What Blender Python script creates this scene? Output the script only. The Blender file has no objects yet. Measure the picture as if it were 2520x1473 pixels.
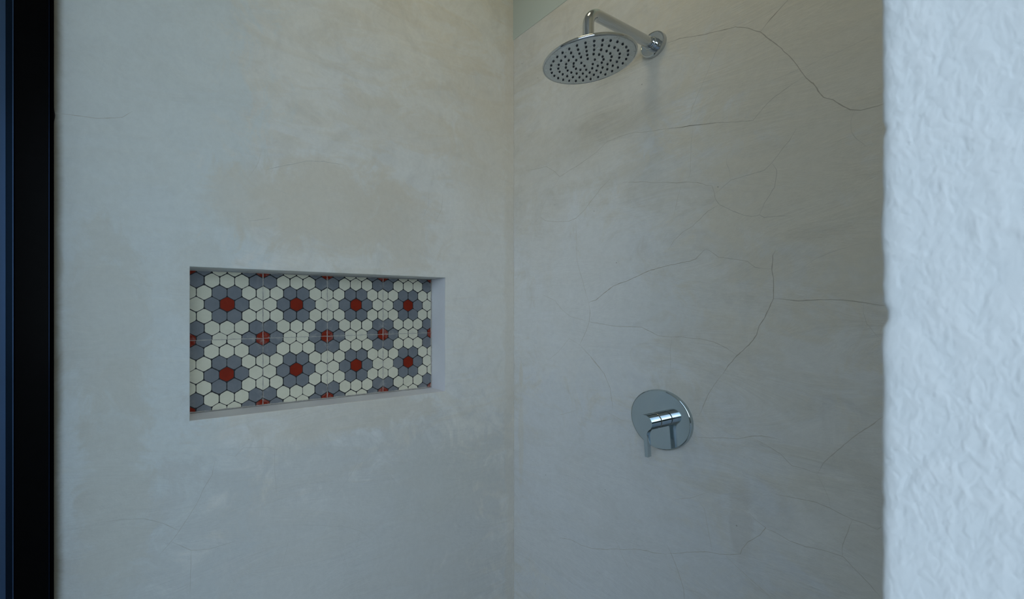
import bpy, bmesh, math, random
from mathutils import Vector, Matrix, noise
from math import pi, sin, cos, radians
random.seed(7)
SC = bpy.context.scene
COL = SC.collection

# ---------------------------------------------------------------- camera
# world: corner of the two plastered walls at x=0, y=0; left wall is the plane x=0, wall with the shower is y=0
cam_d = bpy.data.cameras.new('camera')
cam = bpy.data.objects.new('camera', cam_d); COL.objects.link(cam)
cam.location = (1.2366, -1.2001, 1.3)
cam.rotation_euler = (pi/2, 0, 1.051879)
cam_d.sensor_width = 36.0
cam_d.lens = 1064.87/2520*36.0
cam_d.shift_x = (1260-989.88)/2520
cam_d.shift_y = (759.62-736.5)/2520
cam_d.clip_start = 0.01
cam_d.dof.use_dof = True
cam_d.dof.focus_distance = 1.35
cam_d.dof.aperture_fstop = 6.0
SC.camera = cam

# ---------------------------------------------------------------- world
W = bpy.data.worlds.new('sky'); SC.world = W; W.use_nodes = True
nt = W.node_tree; nt.nodes.clear()
tc = nt.nodes.new('ShaderNodeTexCoord'); sx = nt.nodes.new('ShaderNodeSeparateXYZ')
cr = nt.nodes.new('ShaderNodeValToRGB'); bg = nt.nodes.new('ShaderNodeBackground'); wo = nt.nodes.new('ShaderNodeOutputWorld')
nt.links.new(tc.outputs['Generated'], sx.inputs[0]); nt.links.new(sx.outputs['Z'], cr.inputs[0])
# brighter hazy patch of sky low in one direction
nrm = nt.nodes.new('ShaderNodeVectorMath'); nrm.operation = 'NORMALIZE'
dt = nt.nodes.new('ShaderNodeVectorMath'); dt.operation = 'DOT_PRODUCT'; dt.inputs[1].default_value = Vector((0.630, -0.750, 0.06)).normalized()
mx = nt.nodes.new('ShaderNodeMath'); mx.operation = 'MAXIMUM'; mx.inputs[1].default_value = 0.0
pw = nt.nodes.new('ShaderNodeMath'); pw.operation = 'POWER'; pw.inputs[1].default_value = 26.0
sc_ = nt.nodes.new('ShaderNodeVectorMath'); sc_.operation = 'SCALE'; sc_.inputs[0].default_value = (0.80, 0.92, 1.0)
ml = nt.nodes.new('ShaderNodeMath'); ml.operation = 'MULTIPLY'; ml.inputs[1].default_value = HAZE = 2.5
ad = nt.nodes.new('ShaderNodeVectorMath'); ad.operation = 'ADD'
nt.links.new(tc.outputs['Generated'], nrm.inputs[0]); nt.links.new(nrm.outputs[0], dt.inputs[0])
nt.links.new(dt.outputs['Value'], mx.inputs[0]); nt.links.new(mx.outputs[0], pw.inputs[0]); nt.links.new(pw.outputs[0], ml.inputs[0])
nt.links.new(ml.outputs[0], sc_.inputs['Scale']); nt.links.new(sc_.outputs[0], ad.inputs[1]); nt.links.new(cr.outputs[0], ad.inputs[0])
nt.links.new(ad.outputs[0], bg.inputs[0]); nt.links.new(bg.outputs[0], wo.inputs[0])
e = cr.color_ramp.elements
e[0].position = 0.0; e[0].color = (0.72, 0.89, 1.0, 1)
e[1].position = 0.9; e[1].color = (0.46, 0.68, 1.0, 1)
bg.inputs[1].default_value = SKY = 1.95

def area(name, loc, rot, sx_, sy_, power, color, portal=False):
    l = bpy.data.lights.new(name, 'AREA'); l.shape = 'RECTANGLE'; l.size = sx_; l.size_y = sy_
    l.energy = power; l.color = color
    o = bpy.data.objects.new(name, l); COL.objects.link(o); o.location = loc; o.rotation_euler = rot
    if portal: l.cycles.is_portal = True
    return o
sun_d = bpy.data.lights.new('sun', 'SUN'); sun_d.energy = 2.5; sun_d.angle = radians(1.0); sun_d.color = (1.0, 0.97, 0.90)
sun = bpy.data.objects.new('sun', sun_d); COL.objects.link(sun)
sun.rotation_euler = Vector((0.50, -0.60, -0.62)).to_track_quat('-Z', 'Y').to_euler()
LAMP_POWER = 1.1
LAMP_COLOR = (1.0, 0.86, 0.50)

VS = SC.view_settings
VS.view_transform = 'Standard'; VS.look = 'None'; VS.gamma = 1.0; VS.use_curve_mapping = False
VS.exposure = 0.10

# ---------------------------------------------------------------- materials
def newmat(name):
    m = bpy.data.materials.new(name); m.use_nodes = True
    n = m.node_tree; n.nodes.clear()
    out = n.nodes.new('ShaderNodeOutputMaterial'); b = n.nodes.new('ShaderNodeBsdfPrincipled')
    n.links.new(b.outputs[0], out.inputs[0])
    return m, n, b
def N(n, t, **k):
    q = n.nodes.new(t)
    for a_, v in k.items(): setattr(q, a_, v)
    return q
def noise_tex(n, scale, detail=6, rough=0.6, dist=0.0, vec=None):
    q = N(n, 'ShaderNodeTexNoise'); q.inputs['Scale'].default_value = scale
    q.inputs['Detail'].default_value = detail; q.inputs['Roughness'].default_value = rough
    q.inputs['Distortion'].default_value = dist
    if vec: n.links.new(vec, q.inputs['Vector'])
    return q.outputs['Fac']
def coords(n): return N(n, 'ShaderNodeTexCoord').outputs['Object']
def mapping(n, vec, scale=(1,1,1), rot=(0,0,0), loc=(0,0,0)):
    q = N(n, 'ShaderNodeMapping'); q.inputs['Scale'].default_value = scale; q.inputs['Rotation'].default_value = rot
    q.inputs['Location'].default_value = loc; n.links.new(vec, q.inputs['Vector']); return q.outputs[0]
def ramp(n, fac, stops):
    q = N(n, 'ShaderNodeValToRGB'); el = q.color_ramp.elements
    for i, (p_, c_) in enumerate(stops):
        x = el[i] if i < 2 else el.new(p_)
        x.position = p_; x.color = (*c_, 1) if not isinstance(c_, float) else (c_, c_, c_, 1)
    n.links.new(fac, q.inputs[0]); return q.outputs[0]
def mix(n, fac, a_, b_, mode='MIX'):
    q = N(n, 'ShaderNodeMix', data_type='RGBA', blend_type=mode)
    for s_, v in ((0, fac), (6, a_), (7, b_)):
        if isinstance(v, (int, float)): q.inputs[s_].default_value = v
        elif isinstance(v, tuple): q.inputs[s_].default_value = (*v, 1)
        else: n.links.new(v, q.inputs[s_])
    return q.outputs[2]
def math_(n, op, a_, b_=None, clamp=False):
    q = N(n, 'ShaderNodeMath', operation=op); q.use_clamp = clamp
    for i, v in enumerate((a_, b_)):
        if v is None: continue
        if isinstance(v, (int, float)): q.inputs[i].default_value = v
        else: n.links.new(v, q.inputs[i])
    return q.outputs[0]
def bump(n, b, h, strength, dist):
    q = N(n, 'ShaderNodeBump'); q.inputs['Strength'].default_value = strength; q.inputs['Distance'].default_value = dist
    n.links.new(h, q.inputs['Height']); n.links.new(q.outputs[0], b.inputs['Normal']); return q
def blob(n, vec, centre, radii, wob, inner=0.75):
    """soft-edged patch (stain, or light and shade painted in) of given centre and radii, its outline broken by noise"""
    m = mapping(n, vec, scale=tuple(1/r for r in radii), loc=tuple(-c/r for c, r in zip(centre, radii)))
    l = N(n, 'ShaderNodeVectorMath', operation='LENGTH'); n.links.new(m, l.inputs[0])
    s = math_(n, 'ADD', l.outputs['Value'], wob)
    q = N(n, 'ShaderNodeMapRange'); q.interpolation_type = 'SMOOTHSTEP'
    q.inputs['From Min'].default_value = 1.5; q.inputs['From Max'].default_value = inner
    n.links.new(s, q.inputs['Value']); return q.outputs[0]

def plaster_material(name, blobs, pale, warm, stain, streak_rot, seed):
    m, n, b = newmat(name); v = coords(n)
    vs = mapping(n, v, loc=(seed, seed*2.1, -seed))
    big = noise_tex(n, 2.3, 5, 0.55, 0.6, vs)
    med = noise_tex(n, 9.0, 7, 0.62, 1.2, vs)
    fine = noise_tex(n, 60.0, 6, 0.7, 0.0, vs)
    sw = noise_tex(n, 3.2, 8, 0.62, 1.6, mapping(n, vs, scale=(1.0, 1.0, 3.2), rot=streak_rot))
    f1 = ramp(n, big, [(0.40, 0.0), (0.60, 1.0)])
    c = mix(n, f1, pale, warm)
    f2 = ramp(n, sw, [(0.48, 0.0), (0.56, 0.6), (0.68, 1.0)])
    c = mix(n, math_(n, 'MULTIPLY', f2, 0.75), c, stain)
    f3 = ramp(n, med, [(0.32, 0.925), (0.50, 1.0), (0.66, 1.035)])
    c = mix(n, 1.0, c, f3, 'MULTIPLY')
    wob = math_(n, 'MULTIPLY', math_(n, 'SUBTRACT', noise_tex(n, 7.5, 8, 0.68, 1.2, vs), 0.5), 3.3)
    for (ce, ra, amt, colr) in blobs:
        band = ra[2] > 4             # brown contact shade painted beside the frame: soft, nearly straight edge
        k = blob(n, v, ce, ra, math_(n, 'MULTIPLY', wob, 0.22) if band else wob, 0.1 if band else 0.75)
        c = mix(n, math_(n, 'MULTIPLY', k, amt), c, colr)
    # scattered pits and specks
    vo = N(n, 'ShaderNodeTexVoronoi'); vo.inputs['Scale'].default_value = 26; n.links.new(vs, vo.inputs['Vector'])
    rnd = N(n, 'ShaderNodeSeparateColor'); n.links.new(vo.outputs['Color'], rnd.inputs[0])
    sp = math_(n, 'MULTIPLY', math_(n, 'LESS_THAN', vo.outputs['Distance'], 0.045), math_(n, 'GREATER_THAN', rnd.outputs[0], 0.90))
    c = mix(n, math_(n, 'MULTIPLY', sp, 0.45), c, (0.13, 0.11, 0.09))
    f4 = ramp(n, fine, [(0.3, 0.965), (0.7, 1.03)])
    c = mix(n, 1.0, c, f4, 'MULTIPLY')
    n.links.new(c, b.inputs['Base Color'])
    n.links.new(ramp(n, med, [(0.3, 0.5), (0.7, 0.68)]), b.inputs['Roughness'])
    b.inputs['Specular IOR Level'].default_value = 0.25
    h = math_(n, 'ADD', math_(n, 'MULTIPLY', sw, 1.2), math_(n, 'ADD', math_(n, 'MULTIPLY', med, 0.5), math_(n, 'MULTIPLY', fine, 0.06)))
    bump(n, b, h, 0.35, 0.010)
    return m

PALE = (0.775, 0.79, 0.785); WARM = (0.78, 0.775, 0.735); STAIN = (0.74, 0.715, 0.65)
STB = (0.72, 0.68, 0.60); GRN = (0.66, 0.67, 0.635)
left_blobs = [((0, -1.27, 1.6), (0.3, 0.26, 1.5), 0.65, (0.685, 0.765, 0.80)), ((0, -0.22, 1.40), (0.3, 0.26, 0.34), 0.45, (0.84, 0.845, 0.83)),  # cool patch by the frame, pale one by the corner: light painted in
              ((0, -0.65, 0.50), (0.3, 0.70, 0.40), 0.7, (0.63, 0.645, 0.64)),  # weaker light low on the wall, painted as darker plaster
              ((0, -0.72, 1.60), (0.3, 0.19, 0.13), 0.70, STB), ((0, -0.50, 1.56), (0.3, 0.14, 0.12), 0.58, STB),
              ((0, -0.93, 1.60), (0.3, 0.13, 0.08), 0.51, STB), ((0, -0.16, 1.95), (0.3, 0.12, 0.22), 0.37, STB),
              ((0, -0.48, 1.90), (0.3, 0.22, 0.06), 0.37, STB), ((0, -0.70, 0.97), (0.3, 0.30, 0.05), 0.58, STB),
              ((0, -1.30, 1.28), (0.3, 0.08, 0.20), 0.58, GRN), ((0, -1.28, 0.88), (0.3, 0.06, 0.22), 0.70, GRN),
              ((0, -0.30, 0.72), (0.3, 0.22, 0.10), 0.37, GRN), ((0, -0.01, 1.3), (0.3, 0.03, 1.6), 0.44, STB),
              ((0, -1.399, 1.3), (0.3, 0.0150, 30.0), 0.95, (0.20, 0.175, 0.12)),  # contact shade of the frame, painted in brown
              ((0, -1.10, 1.36), (0.3, 0.06, 0.10), 0.36, GRN)]
back_blobs = [((0.30, 0, 1.28), (0.30, 0.3, 0.32), 0.6, (0.82, 0.85, 0.88)), ((0.92, 0, 1.95), (0.30, 0.3, 0.55), 0.75, (0.745, 0.70, 0.60)), ((0.30, 0, 0.62), (0.40, 0.3, 0.38), 0.6, (0.72, 0.75, 0.785)),  # pale, warm and cool tones of the light painted into the plaster
              ((0.68, 0, 1.22), (0.12, 0.3, 0.035), 0.26, STB), ((0.60, 0, 1.34), (0.08, 0.3, 0.09), 0.17, GRN),
              ((0.745, 0, 0.80), (0.018, 0.3, 0.075), 0.25, (0.58, 0.52, 0.43)), ((0.47, 0, 1.70), (0.03, 0.3, 0.07), 0.30, STB),
              ((0.04, 0, 0.80), (0.012, 0.3, 0.14), 0.38, STB), ((0.04, 0, 1.05), (0.008, 0.3, 0.05), 0.52, STB),
              ((0.88, 0, 1.46), (0.04, 0.3, 0.012), 0.15, (0.52, 0.47, 0.39)), ((0.835, 0, 1.41), (0.035, 0.3, 0.010), 0.30, STB),
              ((0.95, 0, 1.32), (0.035, 0.3, 0.12), 0.22, STB), ((0.33, 0, 1.82), (0.03, 0.3, 0.10), 0.22, STB),
              ((0.13, 0, 1.70), (0.09, 0.3, 0.25), 0.26, STB), ((0.45, 0, 1.95), (0.35, 0.3, 0.16), 0.19, STB)]
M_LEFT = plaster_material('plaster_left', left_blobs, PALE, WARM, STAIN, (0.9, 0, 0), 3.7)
M_BACK = plaster_material('plaster_back', back_blobs, (0.755, 0.765, 0.76), (0.75, 0.74, 0.70), (0.70, 0.68, 0.62), (0, -0.35, 0), 11.3)

def flat_material(name, col, rough=0.5, metal=0.0, spec=0.5, bmp=None, var=0.06, scale=30):
    m, n, b = newmat(name); v = coords(n)
    f = noise_tex(n, scale, 5, 0.6, 0.2, v)
    c = mix(n, 1.0, tuple(col), ramp(n, f, [(0.3, 1.0-var), (0.7, 1.0)]), 'MULTIPLY')
    n.links.new(c, b.inputs['Base Color'])
    b.inputs['Roughness'].default_value = rough; b.inputs['Metallic'].default_value = metal
    b.inputs['Specular IOR Level'].default_value = spec
    if bmp: bump(n, b, noise_tex(n, bmp[0], 6, 0.6, 0.0, v), bmp[1], bmp[2])
    return m
M_CRACK = {3: flat_material('crack_deep', (0.475, 0.44, 0.38), 0.9, 0, 0.1),
           2: flat_material('crack_mid', (0.56, 0.53, 0.47), 0.9, 0, 0.1),
           1: flat_material('crack_hair', (0.63, 0.605, 0.55), 0.9, 0, 0.1)}
M_CRACK_L = {2: flat_material('crack_left_mid', (0.57, 0.57, 0.54), 0.9, 0, 0.1),
             1: flat_material('crack_left_hair', (0.62, 0.62, 0.59), 0.9, 0, 0.1)}
M_UPPER = flat_material('paint_upper', (0.62, 0.70, 0.68), 0.7, 0, 0.2, (40, 0.1, 0.004), 0.03, 3)
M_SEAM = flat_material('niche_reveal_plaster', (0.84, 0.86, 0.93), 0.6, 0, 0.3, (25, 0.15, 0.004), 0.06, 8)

def rough_white():
    m, n, b = newmat('rough_white_render'); v = coords(n)
    vd = mapping(n, v, rot=(0, 0.6, 0), scale=(1, 1, 0.55))
    h1 = noise_tex(n, 190, 2, 0.5, 0.7, vd); h2 = noise_tex(n, 60, 5, 0.55, 0.6, vd); h3 = noise_tex(n, 240, 3, 0.5, 0, v)
    msk = ramp(n, noise_tex(n, 6, 3, 0.5, 0, v), [(0.35, 0.25), (0.65, 1.0)])
    h = math_(n, 'ADD', math_(n, 'MULTIPLY', math_(n, 'MULTIPLY', h1, msk), 1.0), math_(n, 'ADD', math_(n, 'MULTIPLY', h2, 1.3), math_(n, 'MULTIPLY', h3, 0.12)))
    c = mix(n, ramp(n, h2, [(0.35, 0.0), (0.65, 1.0)]), (0.755, 0.775, 0.785), (0.795, 0.805, 0.81))
    n.links.new(c, b.inputs['Base Color']); b.inputs['Roughness'].default_value = 0.75
    b.inputs['Specular IOR Level'].default_value = 0.2
    bump(n, b, h, 0.45, 0.0030)
    return m
M_WHITE = rough_white()
M_ROOM = flat_material('room_white_paint', (0.72, 0.68, 0.60), 0.8, 0, 0.2)
M_FLOOR = flat_material('polished_cement_floor', (0.24, 0.235, 0.225), 0.5, 0, 0.4, (12, 0.15, 0.005), 0.2, 4)
M_GARDEN = flat_material('garden_wall_paint', (0.78, 0.77, 0.72), 0.85, 0, 0.1)
M_TERR = flat_material('terrace_stone', (0.25, 0.25, 0.245), 0.8, 0, 0.2, None, 0.3, 5)
M_HEDGE = flat_material('dark_hedge', (0.012, 0.02, 0.012), 0.95, 0, 0.05, None, 0.6, 14)

def chrome(name, col, rough, spots=False):
    m, n, b = newmat(name); v = coords(n)
    f = noise_tex(n, 90, 4, 0.6, 0.0, v)
    q = N(n, 'ShaderNodeMapRange'); q.inputs['To Min'].default_value = rough*0.7; q.inputs['To Max'].default_value = rough*1.4
    n.links.new(f, q.inputs['Value']); n.links.new(q.outputs[0], b.inputs['Roughness'])
    b.inputs['Metallic'].default_value = 1.0
    if spots:   # water spots
        c = mix(n, ramp(n, noise_tex(n, 160, 3, 0.5, 0.3, v), [(0.70, 0.0), (0.78, 0.8)]), tuple(col), tuple(x*0.45 for x in col))
        c = mix(n, ramp(n, noise_tex(n, 14, 4, 0.6, 0.3, v), [(0.35, 0.0), (0.65, 0.35)]), c, tuple(x*0.75 for x in col))
        n.links.new(c, b.inputs['Base Color'])
    else: b.inputs['Base Color'].default_value = (*col, 1)
    return m
M_CHROME = chrome('chrome', (0.56, 0.585, 0.61), 0.04)
M_CHROME_P = chrome('chrome_plate', (0.49, 0.56, 0.59), 0.07)
M_SATIN = chrome('satin_spray_face', (0.57, 0.60, 0.61), 0.28, True)
M_RUBBER = flat_material('dark_rubber', (0.020, 0.030, 0.045), 0.32, 0, 0.6)
M_GAP = flat_material('black_gap', (0.01, 0.01, 0.012), 0.6, 0, 0.2)
def black_metal(name, col, gloss, rough):
    m = bpy.data.materials.new(name); m.use_nodes = True; n = m.node_tree; n.nodes.clear()
    out = n.nodes.new('ShaderNodeOutputMaterial'); d_ = n.nodes.new('ShaderNodeBsdfDiffuse'); g_ = n.nodes.new('ShaderNodeBsdfGlossy'); a_ = n.nodes.new('ShaderNodeAddShader')
    v = coords(n); c = mix(n, ramp(n, noise_tex(n, 40, 5, 0.6, 0.2, v), [(0.3, 0.0), (0.7, 1.0)]), tuple(col), tuple(x*1.5 for x in col))
    n.links.new(c, d_.inputs[0]); g_.inputs[0].default_value = (*gloss, 1) if isinstance(gloss, tuple) else (gloss, gloss, gloss, 1); g_.inputs['Roughness'].default_value = rough
    n.links.new(d_.outputs[0], a_.inputs[0]); n.links.new(g_.outputs[0], a_.inputs[1]); n.links.new(a_.outputs[0], out.inputs[0])
    return m
M_STEEL = black_metal('black_powder_coated_steel', (0.0016, 0.0016, 0.002), 0.0022, 0.25)
M_GLOSS = black_metal('steel_sky_reflection', (0.001, 0.0013, 0.002), (0.075, 0.135, 0.27), 0.12)  # blue gloss tint paints the sky's reflection onto the black frame
M_EDGE = black_metal('steel_edge_reflection', (0.001, 0.0013, 0.002), (0.012, 0.022, 0.05), 0.12)  # same steel, fainter blue reflection tinted in along the edge
M_NAVY = black_metal('steel_navy_reflection', (0.001, 0.0013, 0.002), (0.008, 0.016, 0.030), 0.16)  # same steel with a dim navy reflection tinted in
M_SEAL = flat_material('black_sealant', (0.006, 0.006, 0.006), 0.6, 0, 0.3)

# ---------------------------------------------------------------- object helpers
def sharpen(bm, ang=35):
    lim = radians(ang)
    for f in bm.faces: f.smooth = True
    for ed in bm.edges:
        ed.smooth = not (len(ed.link_faces) == 2 and ed.calc_face_angle(0) > lim)
def obj(name, bm, mats, parent=None, smooth=None, loc=None):
    bmesh.ops.recalc_face_normals(bm, faces=bm.faces[:]) if smooth != 'keep' else None
    if smooth and smooth != 'keep': sharpen(bm, smooth)
    me = bpy.data.meshes.new(name); bm.to_mesh(me); bm.free()
    for m in (mats if isinstance(mats, list) else [mats]): me.materials.append(m)
    o = bpy.data.objects.new(name, me); COL.objects.link(o)
    if loc: o.location = loc
    if parent: o.parent = parent
    return o
def tag(o, label=None, cat=None, group=None, kind=None):
    if label: o['label'] = label
    if cat: o['category'] = cat
    if group: o['group'] = group
    if kind: o['kind'] = kind
    return o
def empty(name, loc, parent=None):
    o = bpy.data.objects.new(name, None); COL.objects.link(o); o.location = loc; o.empty_display_size = 0.05
    if parent: o.parent = parent
    return o
def box(bm, x0, x1, y0, y1, z0, z1, mi=0):
    vs = [bm.verts.new((x, y, z)) for x in (x0, x1) for y in (y0, y1) for z in (z0, z1)]
    for q in ((0,1,3,2), (4,6,7,5), (0,4,5,1), (2,3,7,6), (0,2,6,4), (1,5,7,3)):
        f = bm.faces.new([vs[i] for i in q]); f.material_index = mi
    return vs
def lathe(bm, prof, axis='Z', seg=96, origin=(0,0,0)):
    """profile [(r, h)] turned about an axis; closed at the ends where r == 0"""
    full = [prof[0]]
    for p0, p1 in zip(prof, prof[1:]):          # short support steps keep flat faces flat under smooth shading
        L_ = math.hypot(p1[0]-p0[0], p1[1]-p0[1])
        if L_ > 0.004:
            for d_ in (0.0004, L_-0.0004): full.append((p0[0]+(p1[0]-p0[0])*d_/L_, p0[1]+(p1[1]-p0[1])*d_/L_))
        full.append(p1)
    prof = full; rings = []
    def P(r, h, t):
        c_, s_ = r*cos(t), r*sin(t)
        v = {'Z': (c_, s_, h), 'Y': (c_, h, s_), 'X': (h, c_, s_)}[axis]
        return tuple(a_+b_ for a_, b_ in zip(v, origin))
    for r, h in prof:
        if r < 1e-7: rings.append([bm.verts.new(P(0, h, 0))])
        else: rings.append([bm.verts.new(P(r, h, 2*pi*i/seg)) for i in range(seg)])
    for a_, b_ in zip(rings, rings[1:]):
        for i in range(seg):
            j = (i+1) % seg
            if len(a_) == 1 and len(b_) == 1: break
            if len(a_) == 1: bm.faces.new((a_[0], b_[i], b_[j]))
            elif len(b_) == 1: bm.faces.new((a_[i], b_[0], a_[j]))
            else: bm.faces.new((a_[i], b_[i], b_[j], a_[j]))
def tube(bm, pts, r, seg=40, caps=True):
    rings = []; pts = [Vector(p_) for p_ in pts]
    up = Vector((1, 0, 0))
    for i, p_ in enumerate(pts):
        t = (pts[min(i+1, len(pts)-1)] - pts[max(i-1, 0)]).normalized()
        a_ = up.cross(t).normalized(); b_ = t.cross(a_).normalized()
        rings.append([bm.verts.new(p_ + (a_*cos(2*pi*k/seg) + b_*sin(2*pi*k/seg))*r) for k in range(seg)])
    for a_, b_ in zip(rings, rings[1:]):
        for i in range(seg): bm.faces.new((a_[i], a_[(i+1) % seg], b_[(i+1) % seg], b_[i]))
    if caps: bm.faces.new(rings[0]); bm.faces.new(rings[-1])
def ribbon(bm, pts, width, place, mi, wig=0.0007):
    """thin hairline crack: a strip following pts on a wall; place(u, v) gives the 3D point"""
    P = []
    for (a_, b_) in zip(pts, pts[1:]):
        L_ = math.hypot(b_[0]-a_[0], b_[1]-a_[1]); k = max(2, int(L_/0.006))
        for i in range(k): t = i/k; P.append((a_[0]+(b_[0]-a_[0])*t, a_[1]+(b_[1]-a_[1])*t))
    P.append(pts[-1])
    s0 = random.random()*50
    P = [(x + wig*noise.noise((x*130+s0, z*130, 0)) + wig*1.5*noise.noise((x*40+s0, z*40, 3)),
          z + wig*noise.noise((x*130, z*130+s0, 9)) + wig*1.5*noise.noise((x*40, z*40+s0, 5))) for x, z in P]
    prev = None; n_ = len(P)
    for i, q in enumerate(P):
        a_, b_ = P[max(i-1, 0)], P[min(i+1, n_-1)]
        dx, dz = b_[0]-a_[0], b_[1]-a_[1]; L_ = math.hypot(dx, dz) or 1
        w_ = width/2*(0.65+0.7*abs(noise.noise((i*0.35+s0, 0, 0)))*1.6)*min(1, 0.25+i/6, 0.25+(n_-1-i)/6)
        nx, nz = -dz/L_*w_, dx/L_*w_
        cur = (bm.verts.new(place(q[0]+nx, q[1]+nz)), bm.verts.new(place(q[0]-nx, q[1]-nz)))
        if prev:
            f = bm.faces.new((prev[0], cur[0], cur[1], prev[1])); f.material_index = mi
        prev = cur

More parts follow.
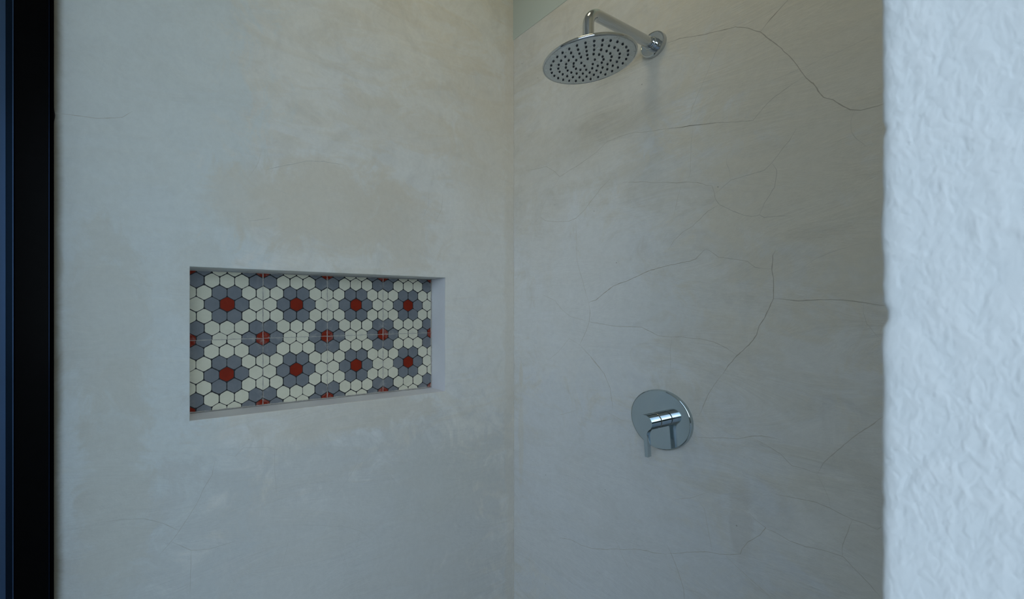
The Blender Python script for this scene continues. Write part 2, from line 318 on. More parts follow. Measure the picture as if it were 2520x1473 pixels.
BACK_CRACKS = [
 (3, [(0.5751,2.0162),(0.6091,2.0121),(0.6621,1.9923),(0.7128,1.9772),(0.7349,1.9712),(0.7562,1.9571),(0.7717,1.9423),(0.7843,1.9318),(0.7917,1.9191),(0.8126,1.889),(0.8327,1.8571),(0.8506,1.8213),(0.8623,1.7941),(0.8751,1.7733),(0.8834,1.7538),(0.8917,1.7366),(0.9064,1.7258),(0.9208,1.7074),(0.9309,1.6953),(0.9458,1.6885),(0.9696,1.6883),(0.9923,1.6914)]),
 (3, [(0.7851,1.9328),(0.7982,1.9464),(0.8157,1.9598),(0.8342,1.9738),(0.8432,1.9835)]),
 (2, [(0.8608,1.7938),(0.8342,1.784),(0.8078,1.7711),(0.79,1.7566),(0.77,1.7355),(0.7385,1.7438),(0.6919,1.7591),(0.6414,1.7716),(0.6157,1.776),(0.5889,1.7822)]),
 (1, [(0.7128,1.9719),(0.6996,1.9446),(0.6782,1.8986),(0.658,1.8546),(0.6393,1.8174),(0.6329,1.7788)]),
 (1, [(0.9366,1.6905),(0.9322,1.6764),(0.9322,1.6554)]),
 (1, [(0.9696,1.8275),(0.9077,1.8187),(0.8666,1.8145),(0.7982,1.811)]),
 (2, [(0.5751,1.6409),(0.6024,1.6333),(0.6287,1.6294),(0.6518,1.6219),(0.6722,1.6101),(0.6851,1.6059),(0.6909,1.587),(0.6928,1.5713),(0.7015,1.5553),(0.7091,1.5505),(0.7295,1.5336),(0.7527,1.5197),(0.7674,1.5135),(0.7826,1.5151),(0.7917,1.5074),(0.822,1.5058),(0.8403,1.5023)]),
 (2, [(0.6919,1.5835),(0.7258,1.6095),(0.7562,1.611),(0.7917,1.6145),(0.8054,1.6265),(0.822,1.6499),(0.8357,1.6648),(0.8477,1.6874)]),
 (2, [(0.8062,1.6257),(0.8141,1.6093),(0.8134,1.5938),(0.8102,1.571),(0.8046,1.5624),(0.7917,1.5394),(0.7826,1.5151)]),
 (2, [(0.6996,1.5546),(0.6762,1.5441),(0.656,1.5256),(0.6393,1.5127),(0.6157,1.5004),(0.5957,1.4823),(0.5797,1.4583)]),
 (1, [(0.6414,1.7698),(0.6372,1.7224),(0.6351,1.6547),(0.6287,1.6313)]),
 (1, [(0.7249,1.6108),(0.7231,1.6347),(0.7166,1.6514),(0.7184,1.6722)]),
 (1, [(0.9322,1.671),(0.9328,1.6515),(0.9397,1.6351),(0.9555,1.6126)]),
 (1, [(0.9328,1.6436),(0.9195,1.6402),(0.9011,1.632)]),
 (2, [(0.7099,1.7537),(0.6432,1.7707),(0.6065,1.7784),(0.5771,1.786),(0.5414,1.7935),(0.5063,1.801),(0.4854,1.8097),(0.4418,1.812),(0.3985,1.8109),(0.3588,1.7895),(0.3003,1.7705),(0.2189,1.7513),(0.2001,1.7737),(0.1613,1.8031),(0.1164,1.8063),(0.0649,1.8158)]),
 (1, [(0.2189,1.7513),(0.2039,1.7315),(0.1809,1.7096),(0.1452,1.6676),(0.133,1.6305)]),
 (2, [(0.133,1.6305),(0.1573,1.612),(0.2077,1.5994),(0.2588,1.5925),(0.2867,1.5978),(0.3203,1.62),(0.3774,1.6743),(0.4074,1.6939),(0.4118,1.7034)]),
 (1, [(0.1289,1.6281),(0.0953,1.6068)]),
 (1, [(0.3865,1.8598),(0.3985,1.8122)]),
 (2, [(0.4502,1.6736),(0.5165,1.658),(0.5487,1.6474),(0.5724,1.643),(0.6021,1.6334),(0.6284,1.63)]),
 (1, [(0.6132,1.6264),(0.6021,1.5824),(0.5931,1.5443)]),
 (1, [(0.285,1.5923),(0.2884,1.5127)]),
 (3, [(0.8126,1.4326),(0.807,1.4195),(0.8059,1.3959),(0.8059,1.386),(0.8083,1.3661),(0.8083,1.3227),(0.7998,1.299),(0.7917,1.279),(0.7818,1.2606),(0.7767,1.2401),(0.7631,1.2168),(0.7385,1.1889),(0.7203,1.1627),(0.7091,1.1414)]),
 (2, [(0.6702,1.4496),(0.6801,1.4452),(0.6996,1.4266),(0.7313,1.4191),(0.7597,1.4101),(0.7742,1.3955),(0.8046,1.389)]),
 (3, [(0.8086,1.323),(0.8297,1.3213),(0.8521,1.3176),(0.9011,1.3186),(0.9271,1.3167),(0.9495,1.3129),(0.972,1.3075),(0.9811,1.3058)]),
 (2, [(0.5751,1.2248),(0.62,1.2262),(0.658,1.2238),(0.686,1.219),(0.7166,1.206),(0.7385,1.1889)]),
 (1, [(0.9495,1.3129),(0.9501,1.2922),(0.9543,1.2717),(0.965,1.2534),(0.972,1.2419)]),
 (1, [(0.8608,1.3893),(0.8779,1.4045),(0.9011,1.4148),(0.9397,1.4279)]),
 (2, [(0.7091,1.1423),(0.6977,1.1256),(0.6782,1.0898),(0.6682,1.0614),(0.656,1.0277)]),
 (2, [(0.6435,0.9718),(0.6821,0.9795),(0.7166,0.9884),(0.7385,0.991),(0.7666,1.0044),(0.7867,1.0116),(0.822,1.0118)]),
 (2, [(0.7784,0.9984),(0.8014,0.9895),(0.8204,0.9792),(0.8403,0.9601),(0.8608,0.9599),(0.8821,0.9566)]),
 (1, [(0.8372,0.9841),(0.8594,0.983),(0.8917,0.9799)]),
 (2, [(0.9811,1.101),(0.9714,1.0905),(0.9519,1.0656),(0.9334,1.0436),(0.9077,1.0064),(0.8917,0.9808),(0.8821,0.9566)]),
 (2, [(0.5751,0.6389),(0.6091,0.6568),(0.6393,0.675),(0.6722,0.691),(0.7015,0.6999),(0.724,0.7099),(0.7457,0.7222),(0.7492,0.7348),(0.7597,0.7563),(0.7834,0.7835),(0.7941,0.8053),(0.7734,0.8156),(0.7614,0.8249)]),
 (2, [(0.7941,0.8044),(0.8157,0.8011),(0.8372,0.7954),(0.8637,0.7956),(0.8984,0.8021),(0.9208,0.8033),(0.9334,0.7903),(0.9519,0.774),(0.9731,0.7519)]),
 (2, [(0.8094,0.8879),(0.8521,0.8924),(0.8807,0.8959),(0.9011,0.893),(0.9208,0.8866),(0.9347,0.8827),(0.9519,0.8823),(0.9685,0.8784),(0.9789,0.8939)]),
 (2, [(0.9341,0.8816),(0.9259,0.8481),(0.9195,0.8204),(0.9208,0.8033)]),
 (1, [(0.8821,0.9554),(0.8917,0.933),(0.8998,0.9105),(0.9024,0.8935)]),
 (2, [(0.5751,0.6651),(0.5889,0.6433),(0.6024,0.6149),(0.6135,0.5836),(0.6189,0.5693),(0.6222,0.5239)]),
 (1, [(0.6189,0.5693),(0.6518,0.5776),(0.6782,0.5782)]),
 (1, [(0.7147,0.7032),(0.7385,0.6877),(0.7734,0.6691),(0.8062,0.6516)]),
 (1, [(0.5866,0.7924),(0.6002,0.7952),(0.6414,0.8155),(0.6742,0.8412)]),
 (1, [(0.6498,0.8175),(0.6682,0.7979),(0.686,0.6977)]),
 (1, [(0.2867,1.5129),(0.2902,1.4546),(0.3037,1.4132),(0.3203,1.3638),(0.3333,1.3211)]),
 (2, [(0.3333,1.3211),(0.3382,1.2929),(0.3359,1.2592),(0.3236,1.2278),(0.3003,1.1836)]),
 (3, [(0.3333,1.3205),(0.3588,1.3277),(0.3835,1.3449),(0.419,1.3692),(0.4612,1.3815),(0.529,1.4073),(0.584,1.4173),(0.6326,1.4233),(0.6474,1.4275),(0.6699,1.4492)]),
 (1, [(0.1412,1.352),(0.2001,1.3289),(0.23,1.297),(0.2624,1.275),(0.3333,1.2592)]),
 (2, [(0.3333,1.2592),(0.4219,1.2482),(0.5063,1.2481),(0.529,1.2383),(0.5511,1.2271),(0.5886,1.2244)]),
 (1, [(0.1731,1.1218),(0.2152,1.1533),(0.2588,1.2013),(0.3003,1.1836)]),
 (2, [(0.3003,1.1836),(0.3398,1.15),(0.3835,1.1078)]),
 (1, [(0.5897,1.2233),(0.5851,1.1899),(0.5863,1.1254)]),
 (2, [(0.2189,0.5184),(0.2659,0.5341),(0.307,0.5345),(0.3462,0.5433),(0.3925,0.5623),(0.4305,0.5833),(0.4474,0.588),(0.4854,0.6081),(0.5215,0.6213),(0.5389,0.6236),(0.5771,0.6387)]),
 (1, [(0.4205,0.6109),(0.439,0.5905),(0.4446,0.5749),(0.4748,0.5358)]),
 (1, [(0.2083,0.933),(0.2367,0.9456),(0.2756,0.9617),(0.2944,0.9735)]),
 (2, [(0.3412,1.1467),(0.3888,1.1009),(0.4083,1.0594),(0.4179,0.9997)]),
 (1, [(0.4019,0.9847),(0.4398,0.9725),(0.4729,0.97)]),
]
LEFT_CRACKS = [
 (2, [(-1.3962,1.7421),(-1.3602,1.7444),(-1.3185,1.7466),(-1.284,1.7547),(-1.2685,1.7607),(-1.2482,1.7786)]),
 (1, [(-0.9426,1.7474),(-0.9512,1.7075),(-0.9597,1.6885),(-0.9794,1.6591)]),
 (2, [(-0.9311,1.6878),(-0.8747,1.7098),(-0.8125,1.7325),(-0.7638,1.7392),(-0.6958,1.7393)]),
 (1, [(-0.3887,1.6972),(-0.3909,1.6497),(-0.4145,1.611)]),
 (1, [(-0.3313,1.7012),(-0.3358,1.6488),(-0.3669,1.5904)]),
 (2, [(-0.9794,1.5398),(-0.9135,1.5548)]),
 (1, [(-0.9076,1.6369),(-0.8656,1.6275)]),
 (2, [(-1.3105,0.7979),(-1.2718,0.7947),(-1.2234,0.7853),(-1.1841,0.7654),(-1.1464,0.7362)]),
 (2, [(-1.0636,0.8977),(-1.07,0.8645),(-1.0888,0.834),(-1.1073,0.7939),(-1.1464,0.7362),(-1.1668,0.7118),(-1.1898,0.6887)]),
 (2, [(-1.1639,0.7127),(-1.1194,0.679),(-1.0763,0.6705),(-1.0116,0.6738)]),
 (2, [(-1.1194,0.679),(-1.121,0.6123),(-1.1225,0.5657)]),
 (1, [(-1.1073,0.8901),(-1.0636,0.896)]),
 (1, [(-1.0476,0.914),(-1.0116,0.9027),(-0.9915,0.9224),(-0.929,0.9143),(-0.9075,0.9035),(-0.9075,0.841),(-0.9002,0.7659)]),
 (1, [(-0.867,0.6428),(-0.8929,0.5424)]),
 (1, [(-0.6375,0.8913),(-0.6571,0.8181),(-0.6907,0.771),(-0.7373,0.7281)]),
 (1, [(-0.8386,0.675),(-0.7049,0.6375),(-0.6473,0.6097),(-0.6076,0.5745)]),
 (1, [(-0.6473,0.6052),(-0.6571,0.5539)]),
 (1, [(-0.2421,0.6668),(-0.2992,0.6226),(-0.3603,0.5914),(-0.4133,0.5795)]),
]

# ---------------------------------------------------------------- left wall with the niche
ZT = 2.85                    # ceiling height
NY0, NY1, NZ0, NZ1, ND = -1.1225, -0.3205, 1.0125, 1.4085, 0.088
bm = bmesh.new()
def grid_face(bm, ys, zs, skip, x, mi=0):
    V = {(i, j): bm.verts.new((x, y, z)) for i, y in enumerate(ys) for j, z in enumerate(zs)}
    for i in range(len(ys)-1):
        for j in range(len(zs)-1):
            if (i, j) == skip: continue
            bm.faces.new((V[i, j], V[i+1, j], V[i+1, j+1], V[i, j+1])).material_index = mi
    return V
YL0, YL1 = -1.62, 0.0
V = grid_face(bm, (YL0, NY0, NY1, YL1), (0, NZ0, NZ1, ZT), (1, 1), 0)
# niche: four reveals and a back, the reveals drawn in slightly towards the tiles
C = [V[1, 1], V[2, 1], V[2, 2], V[1, 2]]
D = [bm.verts.new((-ND, y, z)) for y, z in ((-1.1225, 1.0125), (-0.3212, 1.0125), (-0.3212, 1.4085), (-1.1225, 1.4085))]
rv = []
for k in range(4):
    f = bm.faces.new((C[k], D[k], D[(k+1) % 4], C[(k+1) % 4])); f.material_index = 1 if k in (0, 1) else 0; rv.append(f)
bm.faces.new(D)
# body behind
B = [bm.verts.new((-0.2, y, z)) for y, z in ((YL0, 0), (0.2, 0), (0.2, ZT), (YL0, ZT))]
bm.faces.new(B)
F_ = [V[0, 0], V[3, 0], V[3, 3], V[0, 3]]
side = {0: [V[0, 0], V[1, 0], V[2, 0], V[3, 0]], 1: [V[3, 0], V[3, 1], V[3, 2], V[3, 3]],
        2: [V[3, 3], V[2, 3], V[1, 3], V[0, 3]], 3: [V[0, 3], V[0, 2], V[0, 1], V[0, 0]]}
for k in range(4): bm.faces.new(side[k] + [B[(k+1) % 4], B[k]])
bm.edges.ensure_lookup_table()
hole = [ed for ed in bm.edges if ed.verts[0] in C and ed.verts[1] in C]
bmesh.ops.bevel(bm, geom=hole, offset=0.0022, segments=3, profile=0.5, affect='EDGES')
bmesh.ops.recalc_face_normals(bm, faces=bm.faces[:])
for w_, pts in LEFT_CRACKS:
    ribbon(bm, pts, 0.0010 if w_ == 1 else 0.0014, lambda u, v: (0.00015, u, v), 1+w_)
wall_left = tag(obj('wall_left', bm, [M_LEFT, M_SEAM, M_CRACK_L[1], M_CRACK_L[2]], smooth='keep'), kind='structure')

# ---------------------------------------------------------------- wall with the shower, its plaster stops below a painted band
ZB = 2.335
bm = bmesh.new()
box(bm, 0, 1.16, 0, 0.2, 0, ZB)
for w_, pts in BACK_CRACKS:
    ribbon(bm, pts, {1: 0.0009, 2: 0.0012, 3: 0.0016}[w_], lambda u, v: (u, -0.00015, v), w_)
ribbon(bm, [(0.0030+0.0012*noise.noise((zz*4.0, 5, 5)), zz) for zz in [0.02+i*(ZB-0.04)/40 for i in range(41)]], 0.0013, lambda u, v: (u, -0.00015, v), 2)
tag(obj('wall_back', bm, [M_BACK, M_CRACK[1], M_CRACK[2], M_CRACK[3]], smooth='keep'), kind='structure')
bm = bmesh.new(); box(bm, 0, 3.2, -0.0012, 0.2, ZB, ZT)
upper = tag(obj('wall_upper', bm, M_UPPER), kind='structure')

# plaster fillet that runs down the corner, slightly wavy
bm = bmesh.new(); prev = None
for i in range(240):
    z = ZB*i/239
    k = 0.0008 + 0.0012*noise.noise((z*5.3, 2.2, 0)) + 0.0004*noise.noise((z*31, 7, 0)); k = max(k, 0.0002)
    cur = [bm.verts.new(p_) for p_ in ((0.0001, -k*1.6, z), (k*0.55, -k*0.55, z), (k*1.6, -0.0001, z))]
    if prev:
        for j in range(2): bm.faces.new((prev[j], prev[j+1], cur[j+1], cur[j]))
    prev = cur
tag(obj('trim_1', bm, M_LEFT, smooth=80), kind='structure')

# ---------------------------------------------------------------- white wall end beside the shower, rough render, ragged edge
XR, YR = 1.1492, -0.80
bm = bmesh.new()
nz = 520; xs = [0, 0.0015, 0.004, 0.008, 0.014, 0.03, 0.2, 2.05]
rows = []
for i in range(nz+1):
    z = ZT*i/nz
    e_ = 0.0010*noise.noise((z*9, 0, 4)) + 0.0007*noise.noise((z*38, 3, 1)) + 0.00035*noise.noise((z*150, 1, 1))
    for zc, dp, wd in ((1.296, 0.0028, 0.0045), (1.415, 0.0016, 0.002), (1.345, -0.0006, 0.01), (1.56, 0.0010, 0.004), (1.18, 0.0011, 0.002), (1.10, 0.0012, 0.004), (0.99, 0.0010, 0.003)):
        e_ += dp*math.exp(-((z-zc)/wd)**2)
    row = [bm.verts.new((XR+e_, YR+0.03, z)), bm.verts.new((XR+e_, YR+0.0022, z))]
    for x in xs[1:]:
        row.append(bm.verts.new((XR+x+e_*max(0, 1-x/0.03), YR + (0.0007 if x < 0.002 else 0), z)))
    rows.append(row)
for a_, b_ in zip(rows, rows[1:]):
    for j in range(len(a_)-1): bm.faces.new((a_[j], a_[j+1], b_[j+1], b_[j]))
tag(obj('wall_end', bm, M_WHITE, smooth=50), kind='structure')
bm = bmesh.new(); box(bm, XR+0.003, 3.2, YR+0.012, 0.0, 0, ZT-0.001)
tag(obj('wall_right', bm, M_BACK), kind='structure')

# ---------------------------------------------------------------- rest of the room
bm = bmesh.new(); box(bm, 0, 3.2, -1.62, 0, -0.12, 0); tag(obj('floor', bm, M_FLOOR), kind='structure')
bm = bmesh.new(); box(bm, -0.2, 3.4, -1.62, 0.2, ZT, ZT+0.15); tag(obj('ceiling', bm, M_ROOM), kind='structure')
bm = bmesh.new(); box(bm, 0.0, 3.2, -1.80, -1.62, 2.42, ZT); box(bm, 0.0, 0.95, -1.80, -1.62, 0, 2.42); tag(obj('wall_front', bm, M_BACK), kind='structure')  # solid piece beside the jamb is added to block light from that side

# ---------------------------------------------------------------- outside
bm = bmesh.new(); box(bm, -12, 14, -16, -1.62, -0.16, -0.03); tag(obj('ground', bm, M_TERR), kind='structure')
bm = bmesh.new()
for i in range(60):
    x0 = -9+i*0.36; h = 1.65+0.22*random.random(); d_ = 0.35+0.2*random.random()
    vs = box(bm, x0, x0+0.44, -8.2-d_, -7.8+0.15*random.random(), -0.03, h)
    for v_ in vs: v_.co += Vector((random.uniform(-.05, .05), random.uniform(-.08, .08), random.uniform(-.08, .08)))
hedge = tag(obj('hedge', bm, M_HEDGE), 'dark green clipped hedge across the terrace outside the door', 'hedge')

# ---------------------------------------------------------------- black steel door frame against the left wall
door = tag(empty('door_1', (0.0, -1.45, 0.0)), kind='structure')
def extrude_profile(bm, prof, z0, z1):
    a_ = [bm.verts.new((x, y, z0)) for x, y in prof]; b_ = [bm.verts.new((x, y, z1)) for x, y in prof]
    for i in range(len(prof)):
        j = (i+1) % len(prof); bm.faces.new((a_[i], a_[j], b_[j], b_[i]))
    bm.faces.new(a_); bm.faces.new(b_)
prof = [(0.0, -1.398), (0.0485, -1.398), (0.050, -1.3995), (0.050, -1.4545), (0.0455, -1.4590), (0.0455, -1.4695),
        (0.036, -1.4790), (0.036, -1.500), (0.030, -1.506), (0.030, -1.60), (0.0, -1.60)]
bm = bmesh.new(); extrude_profile(bm, [(x, y+1.45) for x, y in prof], 0.0, 2.42)
obj('jamb', bm, M_STEEL, door)
for q0, q1, x, mm in ((-1.3980, -1.3988, 0.0503, M_EDGE), (-1.4555, -1.4590, 0.0470, M_GLOSS), (-1.4595, -1.4700, 0.0458, M_NAVY), (-1.4700, -1.4790, 0.0470, M_GLOSS)):  # thin strips added to carry the tinted sky reflections
    bm = bmesh.new(); box(bm, 0.030, x, q1+1.45, q0+1.45, 0.0, 2.42); obj('reflection_strip', bm, mm, door)
bm = bmesh.new(); box(bm, 0.0, 0.045, -0.22, -0.0, 2.42, 2.50); obj('head', bm, M_STEEL, door)
bm = bmesh.new(); prev = None     # sealant bead between frame and plaster
for i in range(500):
    z = 2.42*i/499
    k = 0.0011 + 0.0007*noise.noise((z*22, 0, 0)) + 0.0006*noise.noise((z*90, 2, 0)) + 0.0024*math.exp(-((z-1.735)/0.012)**2)
    k = max(k, 0.0003)
    cur = [bm.verts.new(p_) for p_ in ((0.0, 0.0505+k, z), (0.0012, 0.0505+k*0.8, z), (0.0025, 0.0515, z))]
    if prev:
        for j in range(2): bm.faces.new((prev[j], prev[j+1], cur[j+1], cur[j]))
    prev = cur
obj('sealant_bead', bm, M_SEAL, door, smooth=60)

# ---------------------------------------------------------------- ceiling lamp over the shower
cl = tag(empty('ceiling_light', (0.58, -0.42, ZT)), 'round warm flush lamp on the ceiling above the shower', 'lamp')
bm = bmesh.new(); lathe(bm, [(0, 0), (0.10, 0), (0.10, -0.02), (0.092, -0.024), (0.088, -0.018), (0, -0.018)]); obj('housing', bm, M_ROOM, cl, smooth=40)
m, n, b = newmat('lamp_glass'); b.inputs['Base Color'].default_value = (0.9, 0.88, 0.8, 1)
b.inputs['Emission Color'].default_value = (*LAMP_COLOR, 1); b.inputs['Emission Strength'].default_value = 6.0
bm = bmesh.new(); lathe(bm, [(0, -0.019), (0.086, -0.019), (0.085, -0.026), (0.05, -0.034), (0, -0.037)]); obj('diffuser', bm, m, cl, smooth=60)
lm = bpy.data.lights.new('lamp_light', 'AREA'); lm.shape = 'DISK'; lm.size = 0.30; lm.energy = LAMP_POWER; lm.color = LAMP_COLOR
lo = bpy.data.objects.new('lamp_light', lm); COL.objects.link(lo); lo.parent = cl; lo.location = (0, 0, -0.04)

# ---------------------------------------------------------------- patterned cement tiles in the niche
def tile_mat(name, col, col2):
    m, n, b = newmat(name); v = coords(n)
    f = noise_tex(n, 22, 6, 0.65, 0.5, v)
    c = mix(n, ramp(n, f, [(0.35, 0.0), (0.7, 1.0)]), tuple(col), tuple(col2))
    # hazy cement film left along the joints (joints every 0.2 m)
    s = N(n, 'ShaderNodeSeparateXYZ'); n.links.new(v, s.inputs[0])
    def near(coord, off, w_):
        d_ = math_(n, 'ABSOLUTE', math_(n, 'SUBTRACT', math_(n, 'FRACT', math_(n, 'ADD', math_(n, 'DIVIDE', math_(n, 'SUBTRACT', coord, off), 0.2), 0.5)), 0.5))
        q = N(n, 'ShaderNodeMapRange'); q.inputs['From Min'].default_value = w_; q.inputs['From Max'].default_value = 0.0
        n.links.new(d_, q.inputs['Value']); return q.outputs[0]
    nm = ramp(n, noise_tex(n, 30, 6, 0.7, 0.8, v), [(0.48, 0.0), (0.68, 1.0)])
    k = math_(n, 'MULTIPLY', math_(n, 'MAXIMUM', near(s.outputs['Y'], 0, 0.10), near(s.outputs['Z'], 0, 0.07)), nm)
    c = mix(n, math_(n, 'MULTIPLY', k, 0.55), c, (0.50, 0.50, 0.48))
    n.links.new(c, b.inputs['Base Color']); b.inputs['Roughness'].default_value = 0.6
    b.inputs['Specular IOR Level'].default_value = 0.12
    return m
M_T = {'cream': tile_mat('tile_cream', (0.76, 0.745, 0.62), (0.70, 0.685, 0.56)),
       'grey': tile_mat('tile_grey', (0.185, 0.205, 0.235), (0.225, 0.24, 0.265)),
       'red': tile_mat('tile_red', (0.27, 0.026, 0.010), (0.21, 0.022, 0.010)),
       'line': flat_material('tile_line', (0.022, 0.024, 0.028), 0.6, 0, 0.3),
       'joint': flat_material('tile_joint', (0.52, 0.50, 0.46), 0.8, 0, 0.2, None, 0.35, 60)}
TY, TZ = -0.922, 1.2130      # a joint crossing
Y0, Y1, Z0, Z1 = -1.1205, -0.3232, 1.0145, 1.4060
panel = tag(empty('cement_tile_panel', (-ND, TY, TZ)), 'patterned cement tile panel of red, grey and cream hexagons lining the wall niche', 'tile panel')
def clip(poly, ax, lim, keep_less):
    out = []
    for i, p_ in enumerate(poly):
        q = poly[(i+1) % len(poly)]
        ip = (p_[ax] <= lim) if keep_less else (p_[ax] >= lim); iq = (q[ax] <= lim) if keep_less else (q[ax] >= lim)
        if ip: out.append(p_)
        if ip != iq:
            t = (lim-p_[ax])/(q[ax]-p_[ax]); out.append((p_[0]+(q[0]-p_[0])*t, p_[1]+(q[1]-p_[1])*t))
    return out
bm = bmesh.new()
X0_, XL, XH, XJ = -0.0005, 0.0040, 0.0042, 0.0044
box(bm, X0_, XL, Y0-TY, Y1-TY, Z0-TZ, Z1-TZ, 3)
for ty in range(-1, 3):
    for tz in (-1, 0):
        cy, cz = (ty+0.5)*0.2, (tz+0.5)*0.2
        jy, jz = random.uniform(-.0008, .0008), random.uniform(-.0008, .0008)
        g = 0.0006
        lo_y, hi_y = max(ty*0.2+g, Y0-TY), min((ty+1)*0.2-g, Y1-TY); lo_z, hi_z = max(tz*0.2+g, Z0-TZ), min((tz+1)*0.2-g, Z1-TZ)
        for r in range(-3, 4):
            for k in range(-4, 5):
                u = (k + (0.5 if r % 2 else 0))*0.04; v = r*0.2/6
                if abs(u) > 0.125: continue
                # colour from the distance to the nearest flower centre
                dmin = 9
                for (fu, fv) in ((0, 0), (0.1, 0.1), (-0.1, 0.1), (0.1, -0.1), (-0.1, -0.1)):
                    dmin = min(dmin, math.hypot((u-fu)/0.04, (v-fv)*1.04/0.04))
                mi = 2 if dmin < 0.3 else (1 if dmin < 1.2 else 0)
                s_ = 0.00105
                hx, hy1, hy2 = 0.02-s_, 0.0111-s_*0.5, 0.0222-s_*1.1
                cor = [(hx, hy1), (0, hy2), (-hx, hy1), (-hx, -hy1), (0, -hy2), (hx, -hy1)]
                poly = []
                for i in range(6):
                    p0, p1 = cor[i], cor[(i+1) % 6]; pm = cor[i-1]
                    c1 = 0.0027*random.uniform(.7, 1.3); c2 = 0.0027*random.uniform(.7, 1.3)
                    for (q, d_, c_) in ((p0, pm, c1), (p0, p1, c2)):
                        L_ = math.hypot(d_[0]-q[0], d_[1]-q[1]); poly.append((q[0]+(d_[0]-q[0])*c_/L_, q[1]+(d_[1]-q[1])*c_/L_))
                    mx, mz = (p0[0]+p1[0])/2, (p0[1]+p1[1])/2; o_ = 1+random.uniform(-.028, .016)
                    poly.append((mx*o_, mz*o_))
                ju, jv = random.uniform(-.0005, .0005), random.uniform(-.0005, .0005)
                poly = [(cy+jy+u+x+ju, cz+jz+v+z_+jv) for x, z_ in poly]
                for ax, lim, kl in ((0, lo_y, False), (0, hi_y, True), (1, lo_z, False), (1, hi_z, True)):
                    poly = clip(poly, ax, lim, kl)
                    if len(poly) < 3: break
                if len(poly) < 3: continue
                vs = [bm.verts.new((XH, y, z)) for y, z in poly]
                bm.faces.new(vs).material_index = mi
for f in bm.faces:
    if f.normal.x < -0.5 and f.calc_center_median().x > 0.004: f.normal_flip()
bm.normal_update()
tiles = obj('tiles', bm, [M_T['cream'], M_T['grey'], M_T['red'], M_T['line']], panel, smooth='keep')
# joints, uneven white filler
bm = bmesh.new()
def joint(p0, p1, w_, seed_):
    prev = None; L_ = math.hypot(p1[0]-p0[0], p1[1]-p0[1]); k = int(L_/0.003)
    dx, dz = (p1[0]-p0[0])/L_, (p1[1]-p0[1])/L_
    for i in range(k+1):
        t = i/k; y, z = p0[0]+(p1[0]-p0[0])*t, p0[1]+(p1[1]-p0[1])*t
        a_ = w_*(0.5+0.45*noise.noise((t*L_*60, seed_, 0))+0.25*noise.noise((t*L_*230, seed_, 4))); b_ = w_*(0.5+0.45*noise.noise((t*L_*60, seed_, 9))+0.25*noise.noise((t*L_*230, seed_, 14)))
        cur = (bm.verts.new((XJ, y-dz*a_, z+dx*a_)), bm.verts.new((XJ, y+dz*b_, z-dx*b_)))
        if prev: bm.faces.new((prev[0], cur[0], cur[1], prev[1]))
        prev = cur
for k in range(3): joint((k*0.2, Z0-TZ), (k*0.2, Z1-TZ), 0.0022, k+1.5)
joint((Y0-TY, 0), (Y1-TY, 0), 0.0016, 8.5)
joint((Y1-TY-0.0008, Z0-TZ), (Y1-TY-0.0008, Z1-TZ), 0.0045, 12.5)
joint((Y0-TY, Z0-TZ+0.0008), (Y1-TY, Z0-TZ+0.0008), 0.0030, 15.5)
joint((Y0-TY, Z1-TZ-0.0006), (Y1-TY, Z1-TZ-0.0006), 0.0014, 18.5)
obj('joint_filler', bm, M_T['joint'], panel, smooth='keep')

# ---------------------------------------------------------------- rain shower
AX, AR = 0.543, 0.280        # arm distance from the left wall, reach from the wall
AZ, FZ = 2.0285, 1.903        # arm height, height of the spray face
shower = tag(empty('rain_shower', (AX, 0.0, AZ)), 'round chrome rain shower head on a bent arm from the plastered wall', 'shower head')
bm = bmesh.new()
lathe(bm, [(0, 0.002), (0.0325, 0.002), (0.0330, 0.0), (0.0330, -0.0105), (0.0322, -0.0122), (0.0300, -0.0128), (0.0295, -0.0122), (0.017, -0.0116), (0, -0.0116)], 'Y')
obj('wall_flange', bm, M_CHROME, shower, smooth=40)
bm = bmesh.new()
lathe(bm, [(0, -0.011), (0.0158, -0.011), (0.0164, -0.012), (0.0164, -0.0215), (0.0158, -0.0225), (0.0146, -0.0228), (0.0146, -0.034), (0.0140, -0.0348), (0, -0.0348)], 'Y')
obj('collar', bm, M_CHROME, shower, smooth=40)
bm = bmesh.new()
RB = 0.036
pts = [(0, -0.012, 0), (0, -0.10, 0), (0, -0.20, 0), (0, -(AR-RB), 0)]
for i in range(1, 25):
    t = pi/2*i/24; pts.append((0, -(AR-RB)-RB*sin(t), -RB+RB*cos(t)))
pts += [(0, -AR, -0.07), (0, -AR, FZ-AZ+0.028)]
tube(bm, pts, 0.0130, 48); obj('arm', bm, M_CHROME, shower, smooth=40)
bm = bmesh.new()
lathe(bm, [(0, 0.030), (0.0145, 0.030), (0.0160, 0.0285), (0.0165, 0.022), (0.022, 0.016), (0.022, 0.012), (0, 0.012)], 'Z', 64, (0, -AR, FZ-AZ)); obj('swivel_nut', bm, M_CHROME, shower, smooth=40)
RD = 0.1055
bm = bmesh.new()
lathe(bm, [(0, 0.013), (0.03, 0.0125), (0.075, 0.0100), (0.098, 0.0085), (0.1035, 0.0080), (0.1058, 0.0070), (0.1068, 0.0050), (0.1068, 0.0022), (0.1060, 0.0006), (0.1045, -0.0002), (0.1036, 0.0004), (0.1030, 0.002), (0, 0.002)], 'Z', 160)
dish = obj('head_dish', bm, M_CHROME, shower, smooth=50, loc=(0, -AR, FZ-AZ))
bm = bmesh.new()
lathe(bm, [(0, 0.0), (0.100, 0.0), (0.1025, 0.0003), (0.1032, 0.0012), (0.1032, 0.0025), (0, 0.0025)], 'Z', 128)
tag(obj('spray_face', bm, M_SATIN, dish, smooth=30), 'satin metal spray face')
bm = bmesh.new()
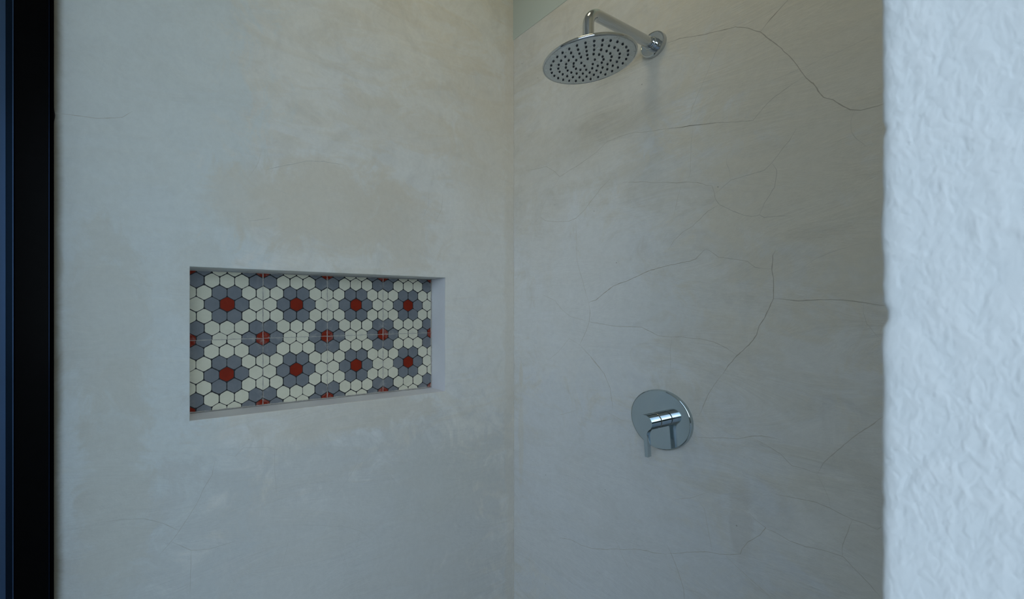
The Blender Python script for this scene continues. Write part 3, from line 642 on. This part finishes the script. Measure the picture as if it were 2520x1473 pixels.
lathe(bm, [(0, 0.0002), (0.0026, 0.0002), (0.0025, -0.0010), (0.0021, -0.0021), (0.0017, -0.0025), (0.0010, -0.0025), (0.0008, -0.0018), (0, -0.0018)], 'Z', 20)
nz0 = None
for ring, (cnt, rad) in enumerate(((5, 0.0160), (15, 0.0340), (20, 0.0515), (25, 0.0690), (30, 0.0868))):
    for k in range(cnt):
        t = radians(-56.8) + 2*pi*k/cnt
        loc = (rad*cos(t), rad*sin(t), 0)
        if nz0 is None: nz0 = obj('nozzle', bm, M_RUBBER, dish, smooth=50, loc=loc); continue
        c_ = nz0.copy(); COL.objects.link(c_); c_.parent = dish; c_.location = loc

# ---------------------------------------------------------------- shower mixer
VX, VZ = 0.5628, 1.000
mixer = tag(empty('shower_mixer', (VX, 0.0, VZ)), 'chrome single lever shower valve on a round wall plate', 'shower valve')
bm = bmesh.new()
lathe(bm, [(0, 0.001), (0.0798, 0.001), (0.0805, 0.0), (0.0805, -0.0105), (0.0801, -0.0114), (0.0792, -0.0119), (0.0784, -0.0117), (0.0776, -0.0120), (0, -0.0120)], 'Y', 160)
obj('wall_plate', bm, M_CHROME_P, mixer, smooth=30)
bm = bmesh.new()
lathe(bm, [(0, -0.0121), (0.0208, -0.0121), (0.0208, -0.0345), (0.0200, -0.0355), (0, -0.0355)], 'Y')
obj('body_sleeve', bm, M_CHROME, mixer, smooth=35)
bm = bmesh.new(); lathe(bm, [(0, -0.0350), (0.0172, -0.0350), (0.0172, -0.0390), (0, -0.0390)], 'Y'); obj('gap_ring', bm, M_GAP, mixer, smooth=35)
# handle: a hub whose front runs down into a narrow lever blade
def handle_outline():
    R_, hw, Lg = 0.0208, 0.0046, 0.0890
    pts_ = []
    rf = 0.020                                        # fillet radius
    # fillet circle centre at x = hw+rf, tangent to the hub circle
    cx_ = hw+rf; cz_ = -math.sqrt((R_+rf)**2 - cx_**2)
    tx, tz_ = cx_*R_/(R_+rf), cz_*R_/(R_+rf)
    a0 = math.atan2(tz_, tx)
    n_ = 56
    for i in range(n_+1):
        t = a0 + (pi-2*a0-0)*i/n_ if False else a0 + ((pi - a0) - a0)*i/n_
        pts_.append((R_*cos(t), R_*sin(t)))
    # left fillet, down, bottom, up, right fillet
    b0 = math.atan2(tz_-cz_, -tx+cx_); k = 14
    for i in range(1, k+1):
        t = b0 + (0-b0)*i/k; pts_.append((-cx_+rf*cos(t), cz_+rf*sin(t)))
    pts_ += [(-hw, -Lg+0.0012), (-hw+0.0012, -Lg), (hw-0.0012, -Lg), (hw, -Lg+0.0012)]
    for i in range(k, 0, -1):
        t = b0 + (0-b0)*i/k; pts_.append((cx_-rf*cos(t), cz_+rf*sin(t)))
    return pts_
rot = radians(4.0); YF, YBk = -0.0810, -0.0660
oc = [(x*cos(rot)-z*sin(rot), x*sin(rot)+z*cos(rot)) for x, z in handle_outline()]
bm = bmesh.new()
lathe(bm, [(0, -0.0385), (0.0200, -0.0385), (0.0208, -0.0393), (0.0208, YBk-0.002), (0, YBk-0.002)], 'Y', 96)
hub = obj('hub', bm, M_CHROME, mixer, smooth=35)
bm = bmesh.new()
fa = [bm.verts.new((x, YF, z)) for x, z in oc]; fb = [bm.verts.new((x, YBk, z)) for x, z in oc]
ff = bm.faces.new(fa); fk = bm.faces.new(fb)
for i in range(len(oc)):
    j = (i+1) % len(oc); bm.faces.new((fa[i], fa[j], fb[j], fb[i]))
bm.edges.ensure_lookup_table()
bmesh.ops.bevel(bm, geom=[ed for ed in ff.edges]+[ed for ed in fk.edges], offset=0.0007, segments=2, profile=0.5, affect='EDGES')
bmesh.ops.recalc_face_normals(bm, faces=bm.faces[:])
for f in bm.faces: f.smooth = len(f.verts) < 8
for ed in bm.edges: ed.smooth = not (len(ed.link_faces) == 2 and ed.calc_face_angle(0) > radians(28))
obj('lever', bm, M_CHROME_P, hub, smooth='keep')
# small set screw under the body
bm = bmesh.new(); lathe(bm, [(0, -0.0205), (0.0022, -0.0218), (0.0022, -0.0222), (0.0012, -0.0224), (0, -0.0219)], 'Z', 24, (0, -0.025, 0)); obj('set_screw', bm, M_CHROME, mixer, smooth=40)
